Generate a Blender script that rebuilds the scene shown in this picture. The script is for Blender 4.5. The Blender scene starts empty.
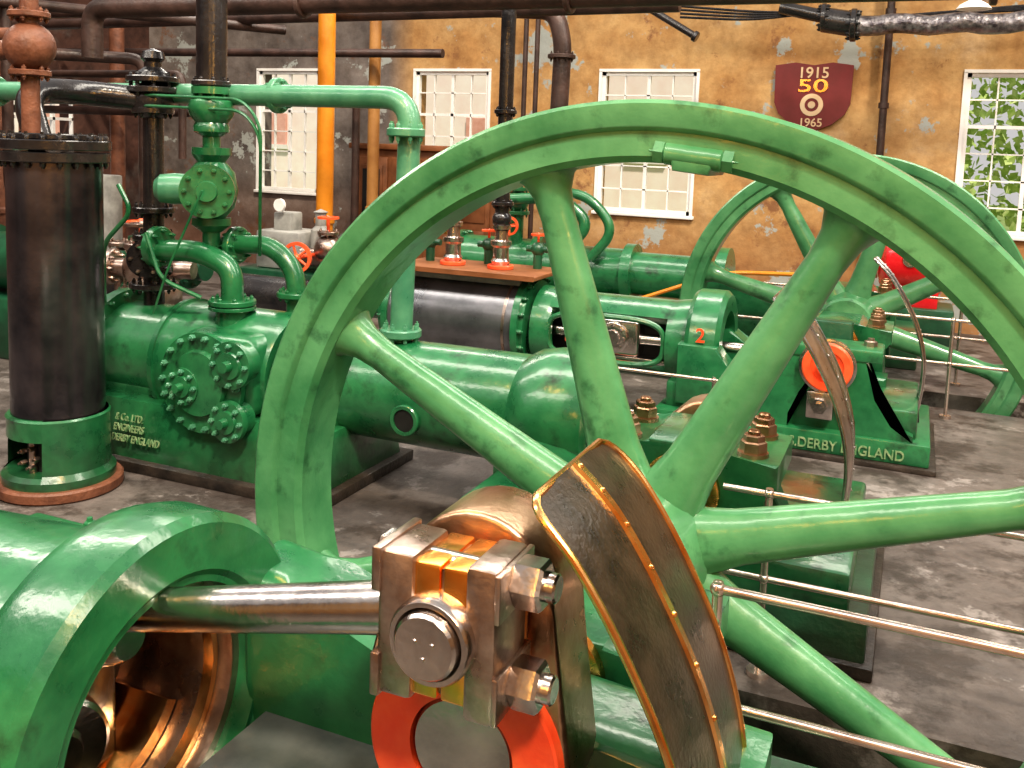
import bpy, bmesh, math, random
from mathutils import Vector, Matrix
random.seed(5)
scene=bpy.context.scene
V=Vector
pi=math.pi
# ---------------------------------------------------------------- materials
def mat(name,c1,c2=None,rough=.4,metal=0.0,scale=5.0,bump=0.0,bscale=40.0,coat=0.0,c3=None,p3=(.6,.7),s3=2.0,detail=6,rv=.12,lo=.35,hi=.65,low_tint=None):
    m=bpy.data.materials.new(name); m.use_nodes=True
    nt=m.node_tree; N=nt.nodes; L=nt.links
    b=N['Principled BSDF']
    c2=c2 or c1
    tc=N.new('ShaderNodeTexCoord')
    n=N.new('ShaderNodeTexNoise'); n.inputs['Scale'].default_value=scale; n.inputs['Detail'].default_value=detail; n.inputs['Roughness'].default_value=.6
    L.new(tc.outputs['Object'],n.inputs['Vector'])
    r=N.new('ShaderNodeValToRGB'); r.color_ramp.elements[0].position=lo; r.color_ramp.elements[1].position=hi
    r.color_ramp.elements[0].color=(*c1,1); r.color_ramp.elements[1].color=(*c2,1)
    L.new(n.outputs['Fac'],r.inputs['Fac'])
    col=r.outputs['Color']
    if c3:
        n3=N.new('ShaderNodeTexNoise'); n3.inputs['Scale'].default_value=s3; n3.inputs['Detail'].default_value=8; n3.inputs['Roughness'].default_value=.62
        L.new(tc.outputs['Object'],n3.inputs['Vector'])
        r3=N.new('ShaderNodeValToRGB'); r3.color_ramp.elements[0].position=p3[0]; r3.color_ramp.elements[1].position=p3[1]
        L.new(n3.outputs['Fac'],r3.inputs['Fac'])
        mx=N.new('ShaderNodeMixRGB'); mx.inputs['Color2'].default_value=(*c3,1)
        L.new(r3.outputs['Color'],mx.inputs['Fac']); L.new(col,mx.inputs['Color1']); col=mx.outputs['Color']
    if low_tint:
        # colour gets darker towards the bottom, with a noisy upper edge
        sp=N.new('ShaderNodeSeparateXYZ'); L.new(tc.outputs['Object'],sp.inputs[0])
        ng=N.new('ShaderNodeTexNoise'); ng.inputs['Scale'].default_value=7; ng.inputs['Detail'].default_value=8
        L.new(tc.outputs['Object'],ng.inputs['Vector'])
        ad=N.new('ShaderNodeMath'); ad.operation='MULTIPLY_ADD'; ad.inputs[1].default_value=.5; L.new(ng.outputs['Fac'],ad.inputs[0]); L.new(sp.outputs['Z'],ad.inputs[2])
        mg=N.new('ShaderNodeMapRange'); mg.inputs['From Min'].default_value=.25; mg.inputs['From Max'].default_value=.62; mg.inputs['To Min'].default_value=.75; mg.inputs['To Max'].default_value=0
        L.new(ad.outputs[0],mg.inputs['Value'])
        mx=N.new('ShaderNodeMixRGB'); mx.inputs['Color2'].default_value=(*low_tint,1)
        L.new(mg.outputs['Result'],mx.inputs['Fac']); L.new(col,mx.inputs['Color1']); col=mx.outputs['Color']
    L.new(col,b.inputs['Base Color'])
    b.inputs['Metallic'].default_value=metal
    mr=N.new('ShaderNodeMapRange'); mr.inputs['To Min'].default_value=max(.03,rough-rv); mr.inputs['To Max'].default_value=min(1,rough+rv)
    L.new(n.outputs['Fac'],mr.inputs['Value']); L.new(mr.outputs['Result'],b.inputs['Roughness'])
    b.inputs['Coat Weight'].default_value=coat; b.inputs['Coat Roughness'].default_value=.14
    if bump:
        nb=N.new('ShaderNodeTexNoise'); nb.inputs['Scale'].default_value=bscale; nb.inputs['Detail'].default_value=4
        L.new(tc.outputs['Object'],nb.inputs['Vector'])
        bp=N.new('ShaderNodeBump'); bp.inputs['Strength'].default_value=bump; bp.inputs['Distance'].default_value=.02
        L.new(nb.outputs['Fac'],bp.inputs['Height']); L.new(bp.outputs['Normal'],b.inputs['Normal'])
        if coat: L.new(bp.outputs['Normal'],b.inputs['Coat Normal'])
    return m
M={}
M['wheelgreen']=mat('green_paint_light',(.050,.205,.086),(.112,.325,.150),rough=.33,scale=3.5,bump=.14,bscale=14,coat=.6,c3=(.018,.085,.036),p3=(.56,.74),s3=8)
M['green']=mat('green_paint',(.010,.105,.040),(.032,.205,.078),rough=.3,scale=5,bump=.13,bscale=16,coat=.7,c3=(.007,.038,.017),p3=(.55,.70),s3=5,low_tint=(.012,.022,.012))
M['greenflat']=mat('green_paint_smooth',(.010,.105,.040),(.030,.20,.076),rough=.35,scale=5,coat=.3,c3=(.007,.038,.017),p3=(.55,.70),s3=5)
M['dgreen']=mat('green_paint_dark',(.008,.055,.028),(.016,.10,.048),rough=.35,scale=5,bump=.12,coat=.4,low_tint=(.01,.014,.01))
M['pgreen']=mat('green_pipe_paint',(.05,.20,.115),(.10,.29,.17),rough=.32,scale=6,bump=.1,coat=.4)
M['plinth']=mat('oily_plinth',(.014,.012,.011),(.05,.038,.03),rough=.45,scale=7,bump=.3)
M['black']=mat('black_enamel',(.010,.010,.012),(.03,.026,.026),rough=.25,scale=6,bump=.1,coat=.4)
M['lag']=mat('blued_sheet_steel',(.15,.155,.17),(.27,.27,.29),rough=.3,metal=.8,scale=3,bump=.04)
M['lagv']=mat('lagging_black',(.05,.05,.062),(.17,.15,.165),rough=.22,metal=.85,scale=3,bump=.05,c3=(.45,.17,.05),p3=(.63,.76),s3=2.2)
M['steel']=mat('polished_steel',(.46,.42,.40),(.66,.61,.58),rough=.22,metal=1,scale=9,bump=.05,bscale=60)
M['steelw']=mat('worn_steel',(.29,.205,.165),(.56,.46,.41),rough=.3,metal=.95,scale=9,bump=.1,bscale=50)
M['warmsteel']=mat('warm_tinted_steel',(.34,.19,.11),(.60,.40,.27),rough=.3,metal=.95,scale=6,bump=.1,bscale=40)  # orange reflection on the crank web is put into this steel's tint
M['brass']=mat('brass',(.85,.38,.08),(.92,.54,.18),rough=.25,metal=1,scale=9)
M['copper']=mat('copper_edge',(.85,.38,.11),(.95,.62,.28),rough=.2,metal=1,scale=12)
M['guard']=mat('splash_guard_sheet',(.018,.014,.010),(.050,.036,.024),rough=.3,metal=.3,scale=14,bump=.12,bscale=90,coat=.35)
M['red']=mat('red_paint',(.78,.07,.02),(.88,.15,.05),rough=.35,scale=6,bump=.1,coat=.3)
M['dred']=mat('red_enamel',(.60,.008,.015),(.75,.02,.03),rough=.25,scale=6,coat=.6)
M['rust']=mat('rusty_brown',(.10,.038,.022),(.22,.09,.05),rough=.5,scale=8,bump=.3)
M['pipebrown']=mat('brown_pipe_paint',(.030,.018,.015),(.075,.042,.034),rough=.42,scale=5,bump=.2)
M['orange']=mat('orange_column_paint',(.60,.20,.012),(.74,.29,.025),rough=.35,scale=4,bump=.1,coat=.3)
M['tan']=mat('tan_column_paint',(.26,.12,.035),(.38,.19,.06),rough=.45,scale=4,bump=.1)
M['white']=mat('white_window_paint',(.80,.79,.77),(.9,.89,.87),rough=.5,scale=5)
M['wood']=mat('brown_wood',(.15,.055,.02),(.28,.11,.045),rough=.45,scale=4)
M['grey']=mat('grey_machine_paint',(.22,.22,.21),(.40,.40,.38),rough=.4,scale=6)
M['dark']=mat('dark_cavity',(.008,.009,.008),(.02,.02,.02),rough=.6)
M['brick']=mat('old_brick_plaster',(.05,.023,.017),(.13,.06,.043),rough=.9,scale=3,bump=.5,bscale=14,c3=(.17,.145,.13),p3=(.56,.72),s3=1.3)
M['shield']=mat('maroon_shield',(.13,.010,.012),(.17,.015,.018),rough=.4)
M['cream']=mat('cream_lettering',(.62,.44,.26),(.7,.53,.34),rough=.5)
M['lead']=mat('weathered_lettering',(.08,.22,.09),(.30,.38,.21),rough=.4,scale=25)
M['duct']=mat('foil_duct',(.07,.06,.07),(.34,.32,.33),rough=.35,metal=.7,scale=14,bump=.8,bscale=18)
M['rail']=mat('rail_steel',(.58,.46,.40),(.78,.70,.64),rough=.22,metal=.9,scale=8)
M['pan']=mat('grey_oil_pan',(.05,.06,.062),(.13,.14,.135),rough=.3,scale=5,coat=.4)
M['facade']=mat('pale_render',(.93,.80,.76),(.98,.92,.89),rough=.9,scale=2)
M['palebrick']=mat('pale_brick',(.70,.36,.30),(.80,.48,.42),rough=.9,scale=6)
M['leaf']=mat('leaves',(.26,.45,.08),(.60,.72,.32),rough=.6,scale=6)
M['grass']=mat('grass',(.18,.28,.08),(.3,.4,.15),rough=.9)
# ---------------------------------------------------------------- geometry kit
def frame(ax):
    a=V(ax).normalized()
    if abs(a.y)>.999 : u=V((1,0,0))
    elif abs(a.x)>.999: u=V((0,1,0))
    elif abs(a.z)>.999: u=V((1,0,0))
    else: u=a.cross(V((0,0,1))).normalized()
    v=a.cross(u).normalized()
    if v.z<0: v=-v
    return a,u,v
class Part:
    def __init__(s): s.v=[]; s.f=[]
    def add(s,vs,fs):
        o=len(s.v); s.v+= [tuple(x) for x in vs]; s.f+=[tuple(i+o for i in f) for f in fs]
    def addbm(s,bm):
        bm.verts.index_update()
        s.add([v.co.copy() for v in bm.verts],[[v.index for v in f.verts] for f in bm.faces]); bm.free()
    def lathe(s,o,ax,prof,seg=40,closed=False,a0=0,a1=360):
        o=V(o);a,u,v=frame(ax); full=abs(a1-a0)>=359.9
        n=seg if full else seg+1; vs=[];fs=[]
        for i in range(n):
            t=math.radians(a0+(a1-a0)*i/seg); d=u*math.cos(t)+v*math.sin(t)
            for (p,r) in prof: vs.append(o+a*p+d*r)
        k=len(prof)
        for i in range(seg):
            j=(i+1)%n
            for q in range(k if closed else k-1):
                q2=(q+1)%k
                fs.append((i*k+q,j*k+q,j*k+q2,i*k+q2))
        if full and not closed:
            if prof[0][1]>1e-6: fs.append([i*k for i in range(n)])
            if prof[-1][1]>1e-6: fs.append([i*k+k-1 for i in range(n)])
        if not full and closed:
            fs.append([q for q in range(k)]); fs.append([(n-1)*k+q for q in range(k)])
        s.add(vs,fs); return s
    def cyl(s,p0,p1,r,r2=None,seg=28,bev=0):
        p0=V(p0);p1=V(p1);L=(p1-p0).length; r2=r if r2 is None else r2
        if bev: pr=[(0,r-bev),(bev,r),(L-bev,r2),(L,r2-bev)]
        else: pr=[(0,r),(L,r2)]
        return s.lathe(p0,p1-p0,pr,seg)
    def box(s,x0,x1,y0,y1,z0,z1,bev=0,seg=2):
        bm=bmesh.new()
        bmesh.ops.create_cube(bm,size=1)
        for v in bm.verts: v.co=V((x0+(v.co.x+.5)*(x1-x0),y0+(v.co.y+.5)*(y1-y0),z0+(v.co.z+.5)*(z1-z0)))
        if bev: bmesh.ops.bevel(bm,geom=bm.edges[:],offset=bev,segments=seg,profile=.5,affect='EDGES')
        s.addbm(bm); return s
    def prism(s,pts,plane,a0,a1,bev=0,seg=2):
        bm=bmesh.new()
        def mk(p,a):
            if plane=='xz': return (p[0],a,p[1])
            if plane=='yz': return (a,p[0],p[1])
            return (p[0],p[1],a)
        v0=[bm.verts.new(mk(p,a0)) for p in pts]; v1=[bm.verts.new(mk(p,a1)) for p in pts]
        f0=bm.faces.new(v0); f1=bm.faces.new(v1[::-1]); n=len(pts)
        for i in range(n): bm.faces.new((v0[i],v1[i],v1[(i+1)%n],v0[(i+1)%n]))
        if bev:
            es=list(f0.edges)+list(f1.edges)
            bmesh.ops.bevel(bm,geom=es,offset=bev,segments=seg,profile=.5,affect='EDGES')
        else:
            bmesh.ops.triangulate(bm,faces=[f0,f1])
        s.addbm(bm); return s
    def sphere(s,c,r,sc=(1,1,1),seg=24):
        bm=bmesh.new(); bmesh.ops.create_uvsphere(bm,u_segments=seg,v_segments=seg//2,radius=r)
        for v in bm.verts: v.co=V((v.co.x*sc[0]+c[0],v.co.y*sc[1]+c[1],v.co.z*sc[2]+c[2]))
        s.addbm(bm); return s
    def tube(s,pts,r,seg=16,fil=0,nf=8,caps=True):
        P=[V(p) for p in pts]
        if fil:
            Q=[P[0]]
            for i in range(1,len(P)-1):
                a=(P[i-1]-P[i]);b=(P[i+1]-P[i]); f=min(fil,a.length*.49,b.length*.49)
                A=P[i]+a.normalized()*f;B=P[i]+b.normalized()*f
                for k in range(nf+1):
                    t=k/nf; Q.append(A*(1-t)**2+P[i]*2*t*(1-t)+B*t*t)
            Q.append(P[-1]); P=Q
        n=len(P); rr=r if isinstance(r,(list,tuple)) else [r]*n
        if len(rr)!=n: rr=[rr[0]+(rr[-1]-rr[0])*i/(n-1) for i in range(n)]
        T=[(P[min(i+1,n-1)]-P[max(i-1,0)]).normalized() for i in range(n)]
        a,u,v=frame(T[0]); vs=[];fs=[]
        for i in range(n):
            u=(u-T[i]*u.dot(T[i])).normalized(); v=T[i].cross(u)
            for k in range(seg):
                t=2*pi*k/seg; vs.append(P[i]+(u*math.cos(t)+v*math.sin(t))*rr[i])
        for i in range(n-1):
            for k in range(seg):
                k2=(k+1)%seg; fs.append((i*seg+k,i*seg+k2,(i+1)*seg+k2,(i+1)*seg+k))
        if caps: fs.append(list(range(seg))); fs.append([(n-1)*seg+k for k in range(seg)])
        s.add(vs,fs); return s
    def loft(s,secs,seg=24):
        vs=[];fs=[]
        for c,a,b in secs:
            for k in range(seg):
                t=2*pi*k/seg; vs.append(V(c)+V(a)*math.cos(t)+V(b)*math.sin(t))
        for i in range(len(secs)-1):
            for k in range(seg):
                k2=(k+1)%seg; fs.append((i*seg+k,i*seg+k2,(i+1)*seg+k2,(i+1)*seg+k))
        fs.append(list(range(seg))); fs.append([(len(secs)-1)*seg+k for k in range(seg)])
        s.add(vs,fs); return s
    def bolts(s,c,ax,R,n,r=.014,h=.02,off=0):
        a,u,v=frame(ax); c=V(c)
        for i in range(n):
            t=2*pi*(i+off)/n; p=c+(u*math.cos(t)+v*math.sin(t))*R
            s.lathe(p,a,[(0,r),(h*.8,r),(h,r*.8)],6)
            s.lathe(p,a,[(h,r*.5),(h*1.5,r*.45)],8)
        return s
    def flange(s,c,ax,r,t,n=8,br=.012):
        a=V(ax).normalized(); c=V(c)
        s.cyl(c-a*t/2,c+a*t/2,r,bev=t*.15)
        if n: s.bolts(c+a*t/2,a,r*.8,n,br,t*.5); s.bolts(c-a*t/2,-a,r*.8,n,br,t*.5)
        return s
    def handwheel(s,c,ax,r,t=.014,n=5):
        a,u,v=frame(ax); c=V(c)
        s.lathe(c,ax,[(-t,r-2*t),(-t*.8,r),(t*.8,r),(t,r-2*t)],32,closed=True)
        for k in range(n):
            q=2*pi*k/n; s.cyl(c,c+(u*math.cos(q)+v*math.sin(q))*(r-t),t*.8,seg=8)
        s.sphere(c,r*.25,seg=12); return s
class Group:
    def __init__(s,name,loc=(0,0,0)):
        s.e=bpy.data.objects.new(name,None); s.loc=V(loc); s.e.location=loc; s.e.empty_display_size=.1
        scene.collection.objects.link(s.e); s.p={}
    def p_(s,name,m):
        if name not in s.p: s.p[name]=(Part(),m)
        return s.p[name][0]
    def build(s):
        for n,(p,m) in s.p.items():
            mesh_obj(n,p,m,s.loc,s.e)
def mesh_obj(n,p,m,loc=V((0,0,0)),parent=None,ang=32):
    loc=V(loc)
    me=bpy.data.meshes.new(n); me.from_pydata([V(v)-loc for v in p.v],[],p.f)
    bm=bmesh.new(); bm.from_mesh(me); bmesh.ops.recalc_face_normals(bm,faces=bm.faces)
    la=math.radians(ang)
    for f in bm.faces: f.smooth=True
    for e in bm.edges:
        if len(e.link_faces)==2:
            if e.calc_face_angle(0)>la: e.smooth=False
    bm.to_mesh(me); bm.free()
    me.materials.append(M[m])
    o=bpy.data.objects.new(n,me); scene.collection.objects.link(o)
    if parent: o.parent=parent
    else: o.location=loc
    return o
def text(n,s,size,loc,rot,m,parent,pl,ext=.004,sx=1,align='LEFT'):
    c=bpy.data.curves.new(n,'FONT'); c.body=s; c.size=size; c.extrude=ext; c.align_x=align; c.offset=size*.012
    o=bpy.data.objects.new(n,c); scene.collection.objects.link(o); c.materials.append(M[m])
    o.location=V(loc)-V(pl); o.rotation_euler=rot; o.scale=(sx,1,1); o.parent=parent
# ---------------------------------------------------------------- room
YB=11.3
class NB:
    def __init__(s,name):
        s.m=bpy.data.materials.new(name); s.m.use_nodes=True; s.nt=s.m.node_tree;s.N=s.nt.nodes;s.L=s.nt.links;s.b=s.N['Principled BSDF']
        s.tc=s.N.new('ShaderNodeTexCoord')
    def noi(s,sc,d=8,ro=.6):
        n=s.N.new('ShaderNodeTexNoise'); n.inputs['Scale'].default_value=sc;n.inputs['Detail'].default_value=d;n.inputs['Roughness'].default_value=ro
        s.L.new(s.tc.outputs['Object'],n.inputs['Vector']); return n.outputs['Fac']
    def rmp(s,f,stops):
        r=s.N.new('ShaderNodeValToRGB'); e=r.color_ramp.elements
        while len(e)<len(stops): e.new(.5)
        for i,(p,c) in enumerate(stops): e[i].position=p; e[i].color=(*c,1)
        s.L.new(f,r.inputs['Fac']); return r.outputs['Color']
    def mix(s,f,a,c2,mode='MIX'):
        mx=s.N.new('ShaderNodeMixRGB'); mx.blend_type=mode
        if isinstance(f,float): mx.inputs['Fac'].default_value=f
        else: s.L.new(f,mx.inputs['Fac'])
        s.L.new(a,mx.inputs['Color1'])
        if isinstance(c2,tuple): mx.inputs['Color2'].default_value=(*c2,1)
        else: s.L.new(c2,mx.inputs['Color2'])
        return mx.outputs['Color']
    def fin(s,c,rough,bs,bst=.4):
        s.L.new(c,s.b.inputs['Base Color']); s.b.inputs['Roughness'].default_value=rough
        bp=s.N.new('ShaderNodeBump'); bp.inputs['Strength'].default_value=bst; bp.inputs['Distance'].default_value=.03; s.L.new(s.noi(bs),bp.inputs['Height']); s.L.new(bp.outputs['Normal'],s.b.inputs['Normal'])
        return s.m
def ramp_wall():
    n=NB('ochre_plaster')
    base=n.rmp(n.noi(.8,9,.65),[(.3,(.30,.145,.055)),(.43,(.45,.25,.095)),(.57,(.53,.335,.15)),(.70,(.58,.42,.26))])
    grey=n.rmp(n.noi(1.7),[(.3,(.09,.075,.07)),(.7,(.26,.225,.205))])
    sx=n.N.new('ShaderNodeSeparateXYZ'); n.L.new(n.tc.outputs['Object'],sx.inputs[0])
    mr=n.N.new('ShaderNodeMapRange'); mr.inputs['From Min'].default_value=-6.7; mr.inputs['From Max'].default_value=-6.3; mr.inputs['To Min'].default_value=1;mr.inputs['To Max'].default_value=0
    n.L.new(sx.outputs['X'],mr.inputs['Value'])
    c=n.mix(mr.outputs['Result'],base,grey)
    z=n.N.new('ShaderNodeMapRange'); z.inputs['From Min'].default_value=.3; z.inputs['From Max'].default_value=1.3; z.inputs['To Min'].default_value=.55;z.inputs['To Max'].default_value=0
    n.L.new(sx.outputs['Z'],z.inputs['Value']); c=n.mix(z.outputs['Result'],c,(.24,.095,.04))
    st=n.rmp(n.noi(5,9,.7),[(.35,(.72,.68,.65)),(.6,(1.05,1.05,1.05))]); c=n.mix(1.0,c,st,'MULTIPLY')
    pt=n.rmp(n.noi(1.5,10,.66),[(.0,(0,0,0)),(.58,(0,0,0)),(.60,(1,1,1))]); c=n.mix(pt,c,(.36,.38,.36))
    pt=n.rmp(n.noi(2.6,9,.7),[(.0,(0,0,0)),(.59,(0,0,0)),(.66,(.8,.8,.8))]); c=n.mix(pt,c,(.20,.085,.04))
    return n.fin(c,.85,6)
M['ochre']=ramp_wall()
def floor_mat():
    n=NB('worn_concrete')
    c=n.rmp(n.noi(1.1),[(.3,(.058,.048,.044)),(.5,(.135,.118,.11)),(.7,(.22,.20,.19))])
    pt=n.rmp(n.noi(1.4,11,.72),[(0,(0,0,0)),(.56,(0,0,0)),(.58,(.7,.7,.7))]); c=n.mix(pt,c,(.33,.305,.295))
    pt=n.rmp(n.noi(2.1,11,.74),[(0,(0,0,0)),(.49,(0,0,0)),(.57,(.88,.88,.88))]); c=n.mix(pt,c,(.048,.038,.033))
    pt=n.rmp(n.noi(9,8,.7),[(.3,(.62,.62,.62)),(.7,(1.15,1.12,1.1))]); c=n.mix(1.0,c,pt,'MULTIPLY')
    return n.fin(c,.48,9)
M['floor']=floor_mat()
def floor():
    p=Part()
    holes=[(-2.35,.85,2.68,3.2),(-1.95,1.05,7.75,8.25)]
    X=sorted({-12,6.5}|{h[0] for h in holes}|{h[1] for h in holes}); Y=sorted({-3,YB}|{h[2] for h in holes}|{h[3] for h in holes})
    for i in range(len(X)-1):
        for j in range(len(Y)-1):
            cx=(X[i]+X[i+1])/2; cy=(Y[j]+Y[j+1])/2
            if any(h[0]<cx<h[1] and h[2]<cy<h[3] for h in holes): continue
            p.add([(X[i],Y[j],0),(X[i+1],Y[j],0),(X[i+1],Y[j+1],0),(X[i],Y[j+1],0)],[(0,1,2,3)])
    for h in holes:
        x0,x1,y0,y1=h; z=-1.1
        p.add([(x0,y0,0),(x1,y0,0),(x1,y1,0),(x0,y1,0),(x0,y0,z),(x1,y0,z),(x1,y1,z),(x0,y1,z)],[(0,1,5,4),(1,2,6,5),(2,3,7,6),(3,0,4,7),(4,5,6,7)])
    mesh_obj('floor',p,'floor')
floor()
wins=[(-8.85,-7.82),(-6.28,-5.2),(-3.68,-2.5),(.38,1.62)]
def back_wall():
    p=Part(); z0,z1=1.09,2.80; x=-11.
    for a,b in wins:
        p.box(x,a,YB,YB+.3,-.2,4.8); p.box(a,b,YB,YB+.3,-.2,z0); p.box(a,b,YB,YB+.3,z1,4.8); x=b
    p.box(x,6.5,YB,YB+.3,-.2,4.8)
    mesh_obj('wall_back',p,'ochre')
    for i,(a,b) in enumerate(wins):
        p=Part(); t=.05; y0=YB+.02;y1=YB+.08
        p.box(a,b,y0,y1,z0,z0+t);p.box(a,b,y0,y1,z1-t,z1);p.box(a,a+t,y0,y1,z0,z1);p.box(b-t,b,y0,y1,z0,z1)
        p.box(a-.05,b+.05,YB-.05,YB+.12,z0-.04,z0,.008)
        p.box(a-.03,a+.005,YB-.02,YB+.02,z0,z1);p.box(b-.005,b+.03,YB-.02,YB+.02,z0,z1);p.box(a-.03,b+.03,YB-.02,YB+.02,z1-.005,z1+.03)
        for k in range(1,4):
            xx=a+(b-a)*k/4; w=.02 if k==2 else .008; p.box(xx-w,xx+w,y0+.01,y1-.01,z0,z1)
        for k in range(1,6):
            zz=z0+(z1-z0)*k/6; w=.018 if k==4 else .008; p.box(a,b,y0+.01,y1-.01,zz-w,zz+w)
        mesh_obj('window_%d'%(i+1),p,'white')
back_wall()
def left_wall():
    p=Part(); x0,x1=-11.2,-10.9
    p.box(x0,x1,-3,8.3,-.2,4.8);p.box(x0,x1,8.3,9.9,-.2,1.1);p.box(x0,x1,8.3,9.9,2.3,4.8);p.box(x0,x1,9.9,YB+.3,-.2,4.8)
    mesh_obj('wall_left',p,'brick')
    p=Part(); a,b,z0,z1=8.3,9.9,1.1,2.3
    for k in range(6):
        yy=a+(b-a)*k/5; p.box(x1-.1,x1-.04,yy-.02,yy+.02,z0,z1)
    for k in range(5):
        zz=z0+(z1-z0)*k/4; p.box(x1-.1,x1-.04,a,b,zz-.02,zz+.02)
    mesh_obj('window_5',p,'white')
left_wall()
p=Part(); p.box(-11.2,6.8,-3.3,-3,-.2,4.0); mesh_obj('wall_front',p,'ochre')
p=Part(); p.box(6.5,6.8,-3,YB+.3,-.2,4.0); mesh_obj('wall_right',p,'ochre')
# outside
g=Group('neighbour_building',(-4,19,0))
q=g.p_('walls','facade'); q.box(-22,-.5,18,22,0,6)
w=g.p_('window_sills','white')
b2=g.p_('brick_panels','palebrick')
for i in range(12):
    xx=-21+i*1.75; b2.box(xx,xx+.7,17.93,18,1.7,2.4); w.box(xx-.08,xx+.78,17.9,17.99,1.6,1.7)
g.build()
g=Group('garden_tree',(3.2,19,0))
q=g.p_('trunk','wood'); q.tube([(3.2,19,0),(3.3,19,2),(3.1,19,3.4)],[.22,.1])
q=g.p_('leaves','leaf')
for i in range(3800):
    t=random.random()*2*pi; r=random.random()**.4
    c=V((3.2+math.cos(t)*r*3.4,19+random.uniform(-1.5,1.5),2.6+math.sin(t)*r*2.6))
    a=V((random.uniform(-1,1),random.uniform(-1,1),random.uniform(-1,1))).normalized()*.11; b=a.cross(V((random.random(),random.random(),random.random()))).normalized()*.07
    q.add([c-a,c+b,c+a,c-b],[(0,1,2,3)])
g.build()
p=Part(); p.add([(-40,YB+.3,-.1),(40,YB+.3,-.1),(40,50,-.1),(-40,50,-.1)],[(0,1,2,3)]); mesh_obj('ground_outside',p,'grass')
# ---------------------------------------------------------------- flywheel
def flywheel(c,R,w,rin,phi0,hubr=.24):
    g=Group('flywheel',c); c=V(c); h=w/2
    q=g.p_('rim','wheelgreen')
    q.lathe(c,(0,1,0),[(-h+.012,R),(h-.012,R),(h,R-.012),(h,R-.085),(h-.022,R-.10),(h-.022,rin+.02),(h-.045,rin),(-h+.045,rin),(-h+.022,rin+.02),(-h+.022,R-.095),(-h+.004,R-.085),(-h,R-.078),(-h,R-.012)],180,closed=True)
    q=g.p_('spokes','wheelgreen')
    for k in range(8):
        t=math.radians(phi0+45*k); d=V((math.cos(t),0,math.sin(t))); n=V((-math.sin(t),0,math.cos(t))); yv=V((0,1,0))
        secs=[]
        L=rin+.015
        for r,a,b in [(.14,.13,.09),(.24,.105,.08),(.34,.088,.07),(.6,.077,.062),(.95,.064,.056),(L-.16,.058,.054),(L-.08,.066,.06),(L-.03,.088,.078),(L,.125,.1)]:
            secs.append((c+d*r,n*a,yv*b))
        q.loft(secs,24)
    q=g.p_('hub','wheelgreen')
    q.lathe(c,(0,1,0),[(-h-.06,.10),(-h-.06,hubr-.05),(-h-.04,hubr-.03),(-h+.04,hubr-.02),(-.06,hubr),(.06,hubr),(h-.04,hubr-.02),(h+.04,hubr-.03),(h+.06,hubr-.05),(h+.06,.10)],48)
    q=g.p_('rim_joint_lugs','wheelgreen'); b=g.p_('joint_nuts','wheelgreen')
    for tt in (84,84+180):
        t=math.radians(tt); d=V((math.cos(t),0,math.sin(t))); n=V((-math.sin(t),0,math.cos(t)))
        for yy in (-.1,.07):
            cc=c+d*(rin+.03)+V((0,yy,0))
            q.cyl(cc-n*.09,cc+n*.09,.036,bev=.006,seg=16)
            b.lathe(cc+n*.09,n,[(0,.036),(.03,.036),(.03,.02),(.045,.02)],6); b.lathe(cc-n*.09,-n,[(0,.036),(.03,.036),(.03,.02),(.045,.02)],6)
        q.prism([( (c+d*(rin+.03)+n*s).x,(c+d*(rin+.03)+n*s).z) for s in (-.07,.07)]+[((c+d*(rin-.02)+n*s).x,(c+d*(rin-.02)+n*s).z) for s in (.055,-.055)],'xz',c.y-.13,c.y+.12,.01)
    g.build(); return g
SX,SZ=-.76,.55
flywheel((SX,2.94,SZ+.005),1.45,.28,1.26,17)
SX2=-.45
flywheel((SX2,8.0,SZ),1.34,.28,1.17,30)
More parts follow.
